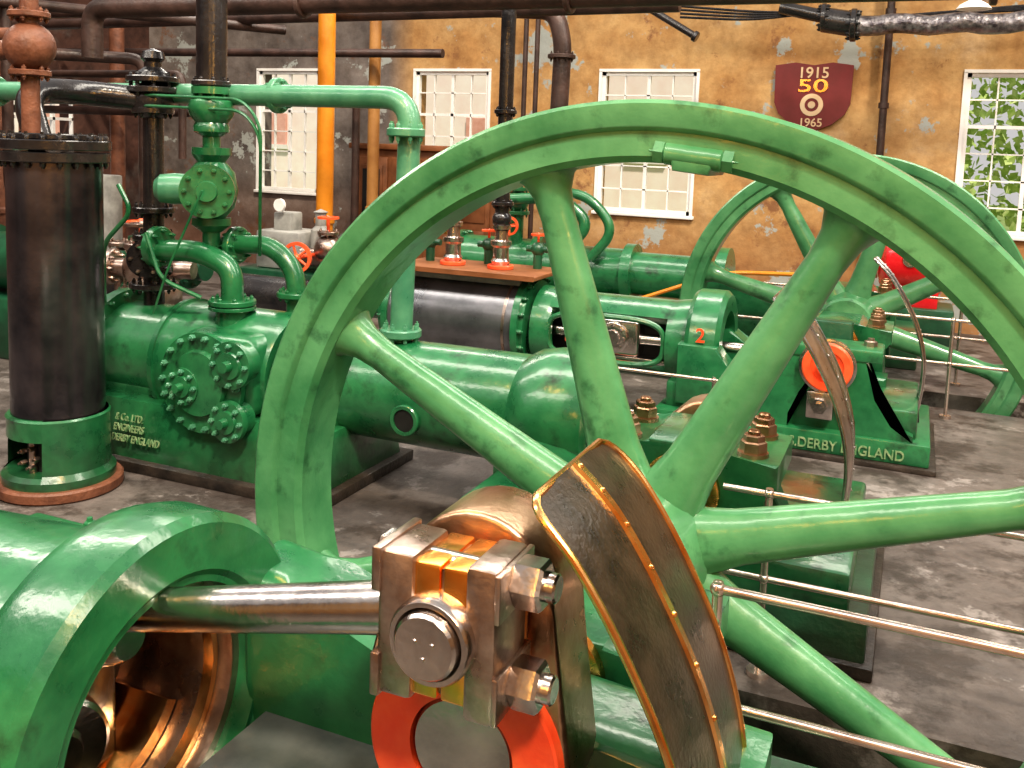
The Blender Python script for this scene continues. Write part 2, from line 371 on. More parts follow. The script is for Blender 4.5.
# ---------------------------------------------------------------- splash guard
def guard(yc,w,pts,sheet='guard',edge='copper',name='crank_splash_guard',leg=True):
    y0,y1=yc-w/2,yc+w/2
    g=Group(name,(pts[-1][0],yc,0))
    P=[]; n=len(pts)
    for i in range(n-1):
        p0=pts[max(i-1,0)];p1=pts[i];p2=pts[i+1];p3=pts[min(i+2,n-1)]
        for k in range(6):
            t=k/6
            P.append(tuple(.5*((2*p1[j])+(-p0[j]+p2[j])*t+(2*p0[j]-5*p1[j]+4*p2[j]-p3[j])*t*t+(-p0[j]+3*p1[j]-3*p2[j]+p3[j])*t**3) for j in (0,1)))
    P.append(pts[-1])
    def nrm(i):
        i2=min(i+1,len(P)-1);i1=max(i-1,0); tx,tz=P[i2][0]-P[i1][0],P[i2][1]-P[i1][1]; l=math.hypot(tx,tz); return (-tz/l,tx/l)
    def ins(i): return (.045,.02,.008,.002)[i] if i<4 else 0
    q=g.p_('sheet',sheet); vs=[];fs=[]; N=10; th=.006
    for side in (0,1):
        for i,(x,z) in enumerate(P):
            nx,nz=nrm(i)
            for k in range(N+1):
                y=(y0+ins(i))+(y1-y0-2*ins(i))*k/N
                o=.012*(1-((k/N-.5)*2)**2)-(th if side else 0)
                vs.append((x+nx*o,y,z+nz*o))
    m=len(P)*(N+1)
    for s in (0,1):
        for i in range(len(P)-1):
            for k in range(N):
                a=s*m+i*(N+1)+k; fs.append((a,a+1,a+N+2,a+N+1))
    q.add(vs,fs)
    e=g.p_('edge_beading',edge)
    path=[(x,y0+ins(i),z) for i,(x,z) in enumerate(P)]; path2=[(x,y1-ins(i),z) for i,(x,z) in enumerate(P)]
    e.tube(path[::-1]+path2,.0085,10)
    rb=g.p_('centre_rib',edge)
    def mid(i,off):
        x,z=P[i]; nx,nz=nrm(i); return V((x+nx*off,yc,z+nz*off))
    vs=[];fs=[]
    for i in range(len(P)):
        c=mid(i,.012); vs+= [(c.x,c.y-.013,c.z),(c.x,c.y+.013,c.z)]
        d=mid(i,.019); vs+=[(d.x,d.y+.010,d.z),(d.x,d.y-.010,d.z)]
    for i in range(len(P)-1):
        for k in range(4): fs.append((i*4+k,i*4+(k+1)%4,i*4+4+(k+1)%4,i*4+4+k))
    fs.append((0,1,2,3)); rb.add(vs,fs)
    rv=g.p_('rivets',edge)
    for i in range(1,len(P),3):
        d=mid(i,.018); rv.sphere(d,.007,seg=8)
    if leg:
        x,z=P[-1]; lg=g.p_('legs','plinth')
        for yy in (y0+.02,y1-.02): lg.tube([(x,yy,z+.05),(x+.02,yy,z-.1),(x+.02,yy,0)],.012,8)
        lg.box(x-.04,x+.08,y0-.02,y1+.02,0,.02)
    g.build()
GP=[(-.59,1.225),(-.50,1.14),(-.40,.99),(-.31,.81),(-.255,.61),(-.25,.42),(-.27,.25)]
guard(1.725,.45,GP)
guard(4.30,.46,[(x+.06,z+.02) for x,z in GP],'steelw','steel')
guard(6.62,.16,[(x+.36,z-.02) for x,z in GP],'black','steel')
# ---------------------------------------------------------------- engines
def crank(g,yc,sx,side,pin,dz=0.0):
    ya=yc+side*.09; yb=yc+side*.27
    px,pz=pin; zc=SZ+dz
    q=g.p_('crank_web','warmsteel')
    a0=math.atan2(pz-zc,px-sx); pts=[]
    R1,R2=.225,.165
    for k in range(17):
        t=a0+pi/2+pi*k/16; pts.append((sx+R1*math.cos(t),zc+R1*math.sin(t)))
    for k in range(17):
        t=a0-pi/2+pi*k/16; pts.append((px+R2*math.cos(t),pz+R2*math.sin(t)))
    q.prism(pts,'xz',min(ya,yb),max(ya,yb),.015,3)
    r=g.p_('crank_red_face','red')
    r.lathe((sx,ya,zc),(0,-side,0),[(0,.215),(.02,.21),(.024,.205),(.024,.115),(0,.115)],56)
    s=g.p_('shaft_end','steel'); s.cyl((sx,ya+side*.02,zc),(sx,ya-side*.018,zc),.112,seg=48,bev=.006)
    s=g.p_('crank_pin','steel'); s.cyl((px,yb,pz),(px,yc-side*.12,pz),.062,bev=.006)
def bigend(g,yc,pin,ang,L):
    px,pz=pin
    q=g.p_('big_end_block','steelw'); y0,y1=yc-.075,yc+.075
    q.box(px-.115,px-.040,y0,y1,pz-.14,pz+.14,.012); q.box(px+.066,px+.128,y0-.004,y1,pz-.145,pz+.145,.012)
    q.box(px-.125,px-.105,y0-.006,y1+.006,pz-.145,pz-.06,.005); q.box(px-.125,px-.105,y0-.006,y1+.006,pz+.06,pz+.145,.005)
    q.box(px+.124,px+.136,y0-.006,y1+.006,pz-.14,pz-.05,.004); q.box(px+.124,px+.136,y0-.006,y1+.006,pz+.05,pz+.14,.004)
    b=g.p_('big_end_brasses','brass')
    b.box(px-.045,px+.010,y0+.010,y1+.012,pz-.128,pz+.128,.006); b.box(px+.016,px+.070,y0+.010,y1+.012,pz-.128,pz+.128,.006)
    q.box(px-.01,px+.03,y0+.02,y1-.01,pz-.12,pz+.12)
    b.box(px+.07,px+.126,y1-.01,y1+.012,pz-.13,pz+.13,.004)
    s=g.p_('crank_pin_cap','steel')
    s.lathe((px+.01,yc,pz),(0,-1,0),[(0,.082),(.10,.082),(.108,.077),(.108,.068),(.100,.064),(.118,.062),(.124,.057),(.124,.0)],40)
    for a in range(3): s.lathe((px+.01+.02*math.cos(a*2.1+.5),yc-.122,pz+.02*math.sin(a*2.1+.5)),(0,-1,0),[(0,.006),(.005,.004)],8)
    n=g.p_('big_end_bolts','steel')
    for dz in (-.090,.103):
        n.cyl((px-.14,yc,pz+dz),(px+.215,yc,pz+dz),.027,bev=.004,seg=18)
        n.lathe((px+.136,yc,pz+dz),(1,0,0),[(0,.044),(.006,.048),(.05,.048),(.057,.042)],6)
        n.lathe((px-.12,yc,pz+dz),(-1,0,0),[(0,.04),(.006,.042),(.02,.042),(.026,.036)],6)
    r=g.p_('connecting_rod','steel')
    e=V((px-L,yc,pz-ang)); st=V((px-.11,yc,pz-.005))
    r.tube([st,st+(e-st)*.15,e],[.052,.05,.045],24)
def fork(g,yc,side,x0,x1,prof,m='green'):
    ya=yc+side*.28; yb=yc+side*.52
    g.p_('bed_frame',m).prism([(x0-.05,.16)]+prof+[(x1,.16)],'xz',min(ya,yb),max(ya,yb),.06,5)
def bearing(g,ya,yb,sx,m='green',zt=.76,k=1.0):
    q=g.p_('bearing_housing',m)
    q.prism([(sx-.33,.2),(sx+.33,.2),(sx+.30,zt-.14),(sx+.36,zt-.10),(sx+.36,zt),(sx+.18,zt),(sx+.14,zt+.03),(sx-.14,zt+.03),(sx-.18,zt),(sx-.36,zt),(sx-.36,zt-.10),(sx-.30,zt-.14)],'xz',ya,yb,.012)
    b=g.p_('bearing_bolts','warmsteel')
    for dx in (-.25,.25):
        for yy in ((ya*.8+yb*.2),(ya*.2+yb*.8)):
            b.lathe((sx+dx,yy,zt),(0,0,1),[(0,.06),(.015,.06)],16)
            b.lathe((sx+dx,yy,zt+.015),(0,0,1),[(0,.052*k),(.04,.052*k),(.045,.045*k)],6)
            b.lathe((sx+dx,yy,zt+.06),(0,0,1),[(0,.042*k),(.02,.042*k),(.025,.036*k)],6)
            b.cyl((sx+dx,yy,zt+.08),(sx+dx,yy,zt+.10),.024,seg=12,bev=.004)
    s=g.p_('bearing_brass','brass'); s.lathe((sx,ya,SZ),(0,-1,0),[(0,.15),(.03,.15),(.035,.14),(.035,.10)],32); s.lathe((sx,yb,SZ),(0,1,0),[(0,.15),(.03,.15),(.035,.14),(.035,.10)],32)

pin=(-.75,.965)
g=Group('steam_engine',(-1.2,1.55,0))
crank(g,1.55,SX,1,pin,.085); bigend(g,1.53,pin,.21,.95)
RO=.455; XR=-1.44
q=g.p_('crosshead_guide','green'); q.lathe((XR,1.55,SZ),(-1,0,0),[(0,.315),(-.012,.33),(-.012,RO-.02),(.008,RO),(.13,RO+.003),(.18,RO-.01),(.26,RO-.10),(.95,RO-.13),(1.0,RO-.09),(1.15,RO-.09),(1.15,.30),(.0,.30)],72,closed=True)
q=g.p_('guide_end_cover','steelw')
q.lathe((XR-.46,1.55,SZ),(1,0,0),[(0,.30),(.0,.285),(.05,.28),(.06,.24),(.03,.235),(.03,.20),(.11,.195),(.12,.16),(.06,.15),(.06,.10),(.14,.095),(.15,.0)],64)
q=g.p_('guide_liner','steelw'); q.lathe((XR-.06,1.55,SZ),(-1,0,0),[(0,.303),(0,.275),(.03,.27),(.4,.27),(.4,.303)],64,closed=True)
q=g.p_('crosshead_slipper','copper'); q.lathe((XR-.2,1.55,SZ),(-1,0,0),[(0,.265),(0,.23),(.22,.23),(.22,.265)],24,closed=True,a0=-150,a1=-30)
q.lathe((XR-.1,1.55,SZ),(-1,0,0),[(0,.268),(0,.25),(.03,.25),(.03,.268)],64,closed=True)
q=g.p_('crosshead','steel')
q.lathe((-1.83,1.55,SZ+.16),(1,0,0),[(0,.05),(.05,.075),(.2,.078),(.25,.06),(.27,.045)],28)
q.box(-1.84,-1.7,1.45,1.65,SZ-.22,SZ+.12,.02)
q.lathe((-1.72,1.46,SZ-.08),(.9,-.4,0),[(0,.12),(.05,.12),(.06,.11),(.06,.06),(.08,.05),(.08,0)],32)
fork(g,1.55,1,XR,-.2,[(XR-.06,.78),(XR+.06,.765),(-1.30,.735),(-1.20,.70),(-1.08,.655),(-.95,.63),(-.2,.60)])
q=g.p_('oil_pan','pan'); q.box(XR+.04,-.25,1.16,1.87,.40,.425)
q=g.p_('bed_frame','green')
q.prism([(1.1,.0),(2.65,.0),(2.6,.18),(1.15,.18)],'yz',-1.75,-.1,.01)
q.box(XR+.04,-.3,1.02,1.2,.1,.44,.03,3)
bearing(g,2.12,2.6,SX,zt=.62,k=.8)
q=g.p_('cylinder','green'); q.lathe((-2.6,1.55,SZ),(-1,0,0),[(0,.40),(.07,.40),(.07,.36),(.8,.36),(.8,.40),(.9,.40),(.9,.2),(1.0,.2)],56)
q.prism([(1.2,0),(1.9,0),(1.85,.3),(1.25,.3)],'yz',-3.5,-2.8,.01)
q=g.p_('cylinder_bolts','steelw'); q.bolts((-2.6,1.55,SZ),(1,0,0),.37,18,.016,.03)
q=g.p_('guide_side_bracket','green'); q.box(-2.45,-2.0,1.78,2.06,.56,.67,.02); q.bolts((-2.2,1.97,.67),(0,0,1),.06,4,.018,.022)
g.build()
g=Group('crankshaft',(SX,1.7,SZ)); g.p_('shaft','steelw').cyl((SX,1.72,SZ),(SX,4.05,SZ),.095); g.build()
# ---------------------------------------------------------------- middle engine
YC=4.33
g=Group('compressor_engine',(-1.2,YC,0))
q=g.p_('crosshead_guide','green')
q.lathe((-1.6,YC,SZ-.01),(-1,0,0),[(0,.20),(0,.26),(.15,.275),(1.1,.27),(1.15,.32),(1.22,.32),(1.22,.2)],56,closed=True)
q.lathe((-1.34,YC,SZ-.02),(-1,0,0),[(0,.235),(-.012,.25),(-.012,.30),(.0,.32),(.03,.33),(.22,.34),(.32,.32),(.40,.27),(.40,.235)],56,closed=True)
q=g.p_('guide_interior','dark'); q.lathe((-1.9,YC,SZ),(1,0,0),[(0,.21),(.02,.21)],40)
q=g.p_('guide_bore','steelw'); q.lathe((-1.40,YC,SZ-.02),(-1,0,0),[(0,.232),(0,.215),(.3,.215),(.3,.232)],48,closed=True)
q=g.p_('inspection_port','green'); q.lathe((-2.27,YC-.255,SZ-.08),(0,-1,0),[(-.05,.08),(.03,.08),(.035,.075),(.035,.058),(.0,.055)],32)
q=g.p_('port_hole','dark'); q.lathe((-2.27,YC-.27,SZ-.08),(0,-1,0),[(0,.058),(.012,.058)],24)
fork(g,YC,-1,-1.5,-.15,[(-1.55,.50),(-1.40,.48),(-1.25,.42),(-1.1,.40),(-.15,.40)])
q=g.p_('bed_frame','green'); q.box(-1.78,-1.3,YC-.30,YC+.34,.18,.36,.03); q.box(-1.72,-.12,3.55,4.66,.18,.34,.02)
q.prism([(3.98,.05),(4.2,.05),(4.2,.45),(4.02,.40)],'yz',-1.72,-1.5,.015)
q=g.p_('base_plinth','plinth'); q.box(-1.78,-.02,3.45,4.78,0,.05,.008)
q=g.p_('base_casting','dgreen'); q.prism([(3.48,.05),(4.74,.05),(4.70,.2),(3.52,.2)],'yz',-1.74,-.05,.012)
bearing(g,3.56,4.0,SX,zt=.70)
crank(g,YC,SX,-1,(-.98,.42))
bigend(g,YC+.05,(-.98,.42),-.10,.7)
q=g.p_('pedestal_web','dgreen'); q.prism([(SX-.5,.2),(SX+.62,.2),(SX+.42,.36),(SX+.33,.55),(SX-.33,.55)],'xz',3.7,3.86,.01)
q=g.p_('left_cylinder','green')
q.lathe((-2.82,YC,SZ),(-1,0,0),[(0,.34),(.06,.34),(.06,.24),(.25,.24),(.25,.3)],48)
q.lathe((-3.1,YC,SZ),(-1,0,0),[(0,.31),(.04,.33),(.75,.33),(.78,.29),(1.22,.29),(1.22,.36),(1.29,.36),(1.29,.33),(1.36,.33),(1.36,.12),(1.5,.12),(1.5,0)],56)
q.lathe((-3.85,YC,SZ),(-1,0,0),[(0,.345),(.03,.345)],48)
q=g.p_('left_cylinder_bolts','green'); q.bolts((-4.32,YC,SZ),(1,0,0),.335,18,.016,.02); q.bolts((-4.46,YC,SZ),(-1,0,0),.30,12,.016,.02)
q.bolts((-2.88,YC,SZ),(-1,0,0),.31,14,.014,.02); q.bolts((-2.82,YC,SZ),(1,0,0),.325,14,.012,.02)
q=g.p_('valve_chest','green')
q.box(-3.62,-3.12,YC-.40,YC+.2,.36,.80,.08,4)
q.lathe((-3.40,YC-.33,SZ),(0,-1,0),[(0,.18),(.04,.23),(.10,.24),(.10,.27),(.13,.27),(.13,.18),(.16,.17),(.17,0)],48)
for (cx,cz,r) in ((-3.17,SZ+.13,.125),(-3.19,SZ-.17,.11),(-3.48,SZ-.02,.10)):
    q.lathe((cx,YC-.38,cz),(0,-1,0),[(0,r*.8),(.09,r*.8),(.09,r),(.125,r),(.125,r*.6),(.14,r*.55),(.14,r*.25),(.18,r*.22),(.18,0)],32)
q=g.p_('valve_chest_bolts','pgreen')
q.bolts((-3.40,YC-.46,SZ),(0,-1,0),.245,18,.017,.025)
for (cx,cz,r) in ((-3.17,SZ+.13,.102),(-3.19,SZ-.17,.09),(-3.48,SZ-.02,.082)): q.bolts((cx,YC-.505,cz),(0,-1,0),r,8,.015,.02)
q=g.p_('left_pedestal','green'); q.prism([(3.88,.05),(4.72,.05),(4.62,.36),(3.96,.36)],'yz',-4.35,-2.66,.015)
q=g.p_('left_plinth','plinth'); q.box(-4.42,-2.61,3.83,4.78,0,.06,.008)
q=g.p_('pedestal_saddle','green'); q.box(-4.3,-3.1,YC-.25,YC+.25,.3,.45,.02)
text('maker_lettering','& Co. LTD.\nENGINEERS\nDERBY ENGLAND',.056,(-4.02,3.895,.26),(math.radians(75),0,0),'lead',g.e,g.loc,sx=.76)
q=g.p_('valve_stack','green')
vx=-3.72; vy=YC
q.cyl((vx+.25,vy-.12,.80),(vx+.25,vy-.12,.94),.09)
q.flange((vx+.25,vy-.12,.93),(0,0,1),.13,.03,8)
q.flange((vx+.25,vy-.12,.90),(0,0,1),.13,.02,0)
q.tube([(vx-.28,vy-.12,1.18),(vx+.02,vy-.12,1.2),(vx+.25,vy-.12,1.12),(vx+.25,vy-.12,.93)],.062,20,fil=.2)
q.flange((vx-.28,vy-.12,1.2),(1,0,0),.12,.05,8)
q.tube([(vx+.02,vy+.1,1.22),(vx+.35,vy+.1,1.24),(vx+.52,vy+.1,1.1),(vx+.52,vy+.1,.84)],.055,20,fil=.2)
q.flange((vx+.52,vy+.1,.97),(0,0,1),.11,.03,8); q.flange((vx+.1,vy+.1,1.22),(1,0,0),.11,.04,8)
q.cyl((vx,vy,1.15),(vx,vy,2.1),.05)
q.lathe((vx,vy,1.30),(0,0,1),[(0,.06),(.04,.11),(.08,.11),(.08,.08),(.14,.13),(.24,.15),(.34,.13),(.4,.08),(.44,.11),(.48,.11),(.48,.05)],32)
q.lathe((vx,vy,1.84),(0,0,1),[(0,.05),(.03,.10),(.06,.10),(.08,.09),(.12,.12),(.16,.13),(.20,.12),(.24,.07),(.24,.11),(.28,.11),(.28,.05)],32)
q.lathe((vx,vy,1.54),(0.55,-.83,0),[(.05,.1),(.16,.1),(.16,.15),(.2,.15),(.2,.06),(.23,.055),(.23,0)],32)
q.bolts(V((vx,vy,1.54))+V((.55,-.83,0)).normalized()*.2,(.55,-.83,0),.12,10,.014,.02)
q.flange((vx,vy,2.1),(0,0,1),.11,.04,8)
qb=g.p_('valve_bonnet_body','pgreen'); qb.lathe((vx,vy,1.54),(-.8,-.5,0),[(.05,.08),(.2,.09),(.28,.08),(.31,.05),(.31,0)],32)
for dz in (.06,.12): q.tube([(vx-.55,vy-.1,1.95+dz),(vx+.3,vy-.1,1.93+dz),(vx+.42,vy-.1,1.8+dz),(vx+.42,vy-.1,1.2)],.009,8,fil=.1)
q=g.p_('small_bore_pipes','green')
q.tube([(vx-.5,vy-.2,1.55),(vx-.4,vy-.2,1.4),(vx-.62,vy-.2,1.2),(vx-.62,vy-.2,.8)],.014,8,fil=.08)
q.tube([(vx+.1,vy-.2,.95),(vx-.1,vy-.3,1.05),(vx-.2,vy-.3,1.3)],.012,8,fil=.08)
q.tube([(vx+.15,vy-.25,1.55),(vx-.05,vy-.3,1.1),(vx-.15,vy-.3,.85)],.007,8,fil=.08)
g.build()
g=Group('stop_valve',(-4.15,4.33,0)); q=g.p_('body','black')
bx,by=-4.15,4.33
q.cyl((bx,by,.80),(bx,by,2.22),.06)
for z,r in ((.95,.14),(1.05,.11),(1.24,.12),(1.40,.12),(1.98,.12),(2.10,.15),(2.16,.15)): q.flange((bx,by,z),(0,0,1),r,.035,8)
q.sphere((bx,by,2.04),.12); q.sphere((bx,by,1.13),.11)
q.lathe((bx,by,2.16),(0,0,1),[(0,.10),(.04,.09),(.07,.05),(.10,.05),(.12,.07),(.16,.06),(.18,0)],24)
q.tube([(bx,by,2.04),(bx-.3,by-.3,2.07),(bx-.30,by-.62,2.05),(bx-.06,by-.74,1.78)],.07,20,fil=.2)
q.lathe((bx,by,1.13),(.5,-.85,0),[(.05,.07),(.16,.07),(.16,.11),(.19,.11),(.19,0)],24)
q2=g.p_('valve_bolts','steelw'); q2.bolts(V((bx,by,1.13))+V((.5,-.85,0)).normalized()*.19,(.5,-.85,0),.085,6,.012,.02)
g.build()
# silver feed valve set between receiver and compressor
g=Group('drain_valve_set',(-4.75,4.9,0)); q=g.p_('body','steelw'); ax,ay=-4.75,4.85
q.cyl((ax,ay,0),(ax,ay,1.15),.05); q.sphere((ax,ay,.95),.13); q.flange((ax,ay,.8),(0,0,1),.14,.04,8); q.flange((ax,ay,1.1),(0,0,1),.12,.04,8)
q.cyl((ax-.3,ay-.1,.95),(ax+.35,ay+.1,.95),.06); q.flange((ax+.2,ay+.06,.95),(1,.3,0),.12,.04,8); q.flange((ax-.2,ay-.06,.95),(1,.3,0),.12,.04,8)
q.box(ax+.1,ax+.4,ay-.25,ay-.05,.72,.86,.02); q.cyl((ax+.25,ay-.15,.86),(ax+.25,ay-.15,1.02),.05)
q=g.p_('handwheel','steelw'); q.handwheel((ax,ay,1.24),(0,0,1),.12,.01,4); q.cyl((ax,ay,1.1),(ax,ay,1.26),.014)
g.build()
# vertical black cylinder
g=Group('vertical_air_receiver',(-4.02,3.52,0)); cx,cy=-4.02,3.52
q=g.p_('lagged_barrel','lagv'); q.cyl((cx,cy,.4),(cx,cy,1.72),.225,seg=56)
q=g.p_('top_flanges','black'); q.cyl((cx,cy,1.69),(cx,cy,1.74),.262,seg=56,bev=.005); q.cyl((cx,cy,1.75),(cx,cy,1.80),.268,seg=56,bev=.005); q.cyl((cx,cy,1.8),(cx,cy,1.83),.2,seg=40,bev=.005)
q.bolts((cx,cy,1.80),(0,0,1),.24,20,.016,.025); q.bolts((cx,cy,1.69),(0,0,-1),.24,20,.014,.02)
q=g.p_('base_casting','green')
q.lathe((cx,cy,0),(0,0,1),[(.06,.20),(.06,.275),(.10,.275),(.13,.25),(.38,.245),(.40,.25),(.41,.24),(.41,.2)],56,a0=-60,a1=215)
q.lathe((cx,cy,0),(0,0,1),[(.30,.2),(.30,.246),(.38,.245),(.40,.25),(.41,.24),(.41,.2)],56)
q.lathe((cx,cy,0),(0,0,1),[(.06,.2),(.06,.275),(.10,.275),(.12,.25),(.12,.2)],56)
q=g.p_('inner_core','dark'); q.cyl((cx,cy,.05),(cx,cy,.4),.15)
q=g.p_('inner_fittings','steelw'); q.cyl((cx+.0,cy-.16,.08),(cx,cy-.16,.3),.02); q.bolts((cx,cy-.17,.2),(0,-1,0),.05,5,.014,.03)
q=g.p_('foot_ring','rust'); q.cyl((cx,cy,0),(cx,cy,.06),.31,seg=56,bev=.01)
g.build()
g=Group('rusty_separator',(cx-.1,cy,0)); q=g.p_('body','rust'); rx=cx-.16
q.cyl((rx,cy,1.83),(rx,cy,2.9),.045); q.sphere((rx,cy,2.26),.125); q.flange((rx,cy,2.13),(0,0,1),.10,.03,6); q.flange((rx,cy,2.42),(0,0,1),.10,.03,6)
q.cyl((rx-.5,cy-.1,2.2),(rx,cy,2.26),.05); q.flange((rx,cy,2.6),(0,0,1),.09,.03,6)
g.build()
g=Group('green_air_main',(-3.5,4.45,2.08)); q=g.p_('pipe','pgreen')
q.tube([(-9,4.55,2.1),(-2.46,4.38,2.08),(-2.46,4.33,.78)],.06,24,fil=.17)
for x in (-5.6,-3.35): q.flange((x,4.45,2.085),(1,0,0),.10,.04,8)
q.flange((-2.46,4.335,1.9),(0,0,1),.10,.045,8); q.flange((-2.46,4.33,.85),(0,0,1),.11,.045,8)
g.build()
g=Group('black_riser_pipe',(-3.72,4.33,2.1)); q=g.p_('pipe','black'); q.cyl((-3.72,4.33,2.12),(-3.72,4.33,3.4),.085); q.flange((-3.72,4.33,2.14),(0,0,1),.11,.03,8); g.build()
# ---------------------------------------------------------------- railings
def rail(name,y,x0,x1,zs,posts,r=.012):
    g=Group(name,((x0+x1)/2,y,0)); q=g.p_('rails','rail')
    for z in zs: q.cyl((x0,y,z),(x1,y,z),r,seg=12)
    q=g.p_('posts','rail')
    for x in posts:
        q.cyl((x,y,0),(x,y,zs[0]+.02),r*1.1,seg=12); q.cyl((x,y,0),(x,y,.02),.04)
        for z in zs: q.sphere((x,y,z),r*1.7,seg=12)
    g.build()
rail('wheel_pit_railing',2.45,-.42,1.4,(.70,.38),(-.41,1.35),.013)
rail('wheel_pit_railing',3.33,-.56,1.6,(.67,.36),(-.40,1.5))
rail('wheel_pit_railing',7.45,-.2,2.2,(.72,.4),(.3,1.3,2.1))
rail('wheel_pit_railing',8.6,-1.9,2.2,(.72,.4),(.4,1.3,2.1))
rail('machine_railing',5.4,-2.0,-.9,(.55,.3),(-1.9,-1.0),.01)
# ---------------------------------------------------------------- rear engine (near side)
YR=6.5; XL=-3.62
g=Group('rear_steam_engine',(-1.2,YR,0))
q=g.p_('lagged_cylinder','lag'); q.cyl((XL,YR,.54),(-2.6,YR,.54),.345,seg=72)
q=g.p_('cylinder_bands','steelw')
for x in (XL+.05,-2.68): q.lathe((x,YR,.54),(1,0,0),[(0,.34),(0,.35),(.02,.35),(.02,.34)],64)
q=g.p_('cylinder_flanges','green')
q.lathe((-2.6,YR,.54),(1,0,0),[(0,.37),(.05,.37),(.05,.33),(.08,.33),(.08,.2),(.12,.2)],56)
q.lathe((XL,YR,.54),(-1,0,0),[(0,.36),(.05,.36),(.05,.3),(.12,.28),(.12,.1),(.5,.1),(.5,.0)],56)
q.bolts((-2.55,YR,.54),(1,0,0),.35,18,.018,.03); q.bolts((XL-.05,YR,.54),(-1,0,0),.33,16,.018,.03)
q.cyl((-2.75,YR,.2),(-2.75,YR,.0),.12); q.prism([(YR-.3,0),(YR+.3,0),(YR+.2,.3),(YR-.2,.3)],'yz',-3.6,-3.2,.01)
q=g.p_('crosshead_guide','green')
xg0,xg1=-2.48,-1.35
q.lathe((xg0,YR,.54),(1,0,0),[(0,.2),(0,.3),(.1,.29),(.14,.27),(.14,.2)],48,closed=True)
q.lathe((xg0+.1,YR,.54),(1,0,0),[(0,.2),(0,.28),(.95,.28),(.95,.2)],40,closed=True,a0=-140,a1=140)
q.lathe((xg1-.15,YR,.54),(1,0,0),[(0,.2),(0,.28),(.12,.30),(.3,.30),(.3,.2)],48,closed=True)
q.lathe((xg1,YR,.54),(1,0,0),[(0,.24),(0,.36),(.03,.38),(.2,.38),(.23,.35),(.23,.24)],48,closed=True)
q=g.p_('guide_window_frame','green')
fr=[]
for k in range(40):
    t=2*pi*k/40; cxx=math.cos(t);szz=math.sin(t)
    fr.append(((xg0+xg1)/2-.02+.42*(abs(cxx)**.5)*(1 if cxx>0 else -1),YR-.245,.54+.16*(abs(szz)**.6)*(1 if szz>0 else -1)))
q.tube(fr+[fr[0]],.02,8)
q=g.p_('guide_back','dark'); q.box(xg0+.1,xg1,YR-.05,YR+.19,.36,.72,.01)
q=g.p_('crosshead','steel')
q.box(-2.1,-1.7,YR-.2,YR+.1,.42,.68,.03,3); q.lathe((-1.88,YR-.2,.55),(0,-1,0),[(0,.11),(.03,.11),(.035,.1),(.035,.06),(.06,.055),(.06,0)],32)
q.cyl((-2.4,YR-.12,.54),(-2.05,YR-.12,.54),.04); q.cyl((-1.75,YR-.12,.54),(-.5,YR-.12,.56),.04)
q.bolts((-1.88,YR-.235,.55),(0,-1,0),.085,8,.012,.015)
q.box(-2.38,-1.5,YR-.19,YR-.1,.385,.42,.005)
q=g.p_('crosshead_red','red'); q.box(-2.24,-2.13,YR-.21,YR-.12,.48,.66,.01); q.box(-2.3,-1.6,YR-.2,YR-.1,.37,.385,.003)
q=g.p_('bed_frame','green')
q.box(-1.45,.1,YR-.38,YR+.5,.16,.34,.02); q.prism([(-1.42,.2),(-1.42,.62),(-1.15,.62),(-.95,.45),(-.8,.40),(-.1,.40),(-.1,.2)],'xz',YR+.2,YR+.4,.02)
q.prism([(-1.38,.2),(-1.38,.6),(-1.12,.6),(-1.0,.4),(-.8,.3),(-.8,.2)],'xz',YR-.42,YR-.25,.02)
q=g.p_('base_plinth','plinth'); q.box(-1.55,.22,5.98,7.12,0,.035,.006)
q=g.p_('base_casting','greenflat'); q.box(-1.5,.18,6.01,7.07,.035,.17,.012)
# A-shaped pedestal built from two legs, a foot and a cap
q=g.p_('front_pedestal','greenflat')
for sgn in (-1,1):
    cxx=-.45
    q.prism([(cxx+sgn*.53,.165),(cxx+sgn*.53,.205),(cxx+sgn*.40,.25),(cxx+sgn*.30,.40),(cxx+sgn*.235,.63),(cxx+sgn*.0,.63),(cxx+sgn*.0,.42),(cxx+sgn*.14,.40),(cxx+sgn*.2,.25),(cxx+sgn*.2,.165)],'xz',6.04,6.30)
q.box(-.66,-.24,6.10,6.28,.16,.45,.01)
q.box(-.78,-.12,6.03,6.34,.625,.70,.012)
bearing(g,6.95,7.4,SX2,zt=.68)
q=g.p_('pedestal_bolts','steelw')
for x in (-.7,-.2): 
    q.lathe((x,6.2,.7),(0,0,1),[(0,.04),(.03,.04),(.035,.03)],6); q.cyl((x,6.2,.73),(x,6.2,.75),.02)
q=g.p_('red_disc','red'); q.lathe((SX2+.02,6.03,.58),(0,-1,0),[(0,.15),(.05,.15),(.06,.14),(.06,.10),(.045,.095),(.045,.05)],40)
q.lathe((SX2+.02,5.98,.58),(0,-1,0),[(0,.06),(.03,.055),(.03,0)],24)
q=g.p_('steel_ring','steel'); q.lathe((SX2+.02,6.04,.58),(0,-1,0),[(.0,.17),(.03,.17),(.035,.15)],40)
q.box(SX2-.09,SX2+.07,5.99,6.1,.25,.42,.01); q.lathe((SX2-.01,5.99,.34),(0,-1,0),[(0,.05),(.05,.05),(.05,.03),(.08,.03)],6)
q=g.p_('crank_web','dgreen'); q.prism([(SX2-.14,.32),(SX2+.14,.32),(SX2+.12,.78),(SX2-.12,.78)],'xz',6.5,6.62,.02)
q=g.p_('frame_shaft','steelw'); q.cyl((SX2,6.3,SZ),(SX2,9.1,SZ),.085)
text('frame_number','2',.13,(-1.27,YR-.39,.62),(math.radians(90),0,0),'red',g.e,g.loc)
text('maker_lettering','ENGINEERS.DERBY ENGLAND',.088,(-.99,6.005,.06),(math.radians(90),0,0),'lead',g.e,g.loc,sx=.88)
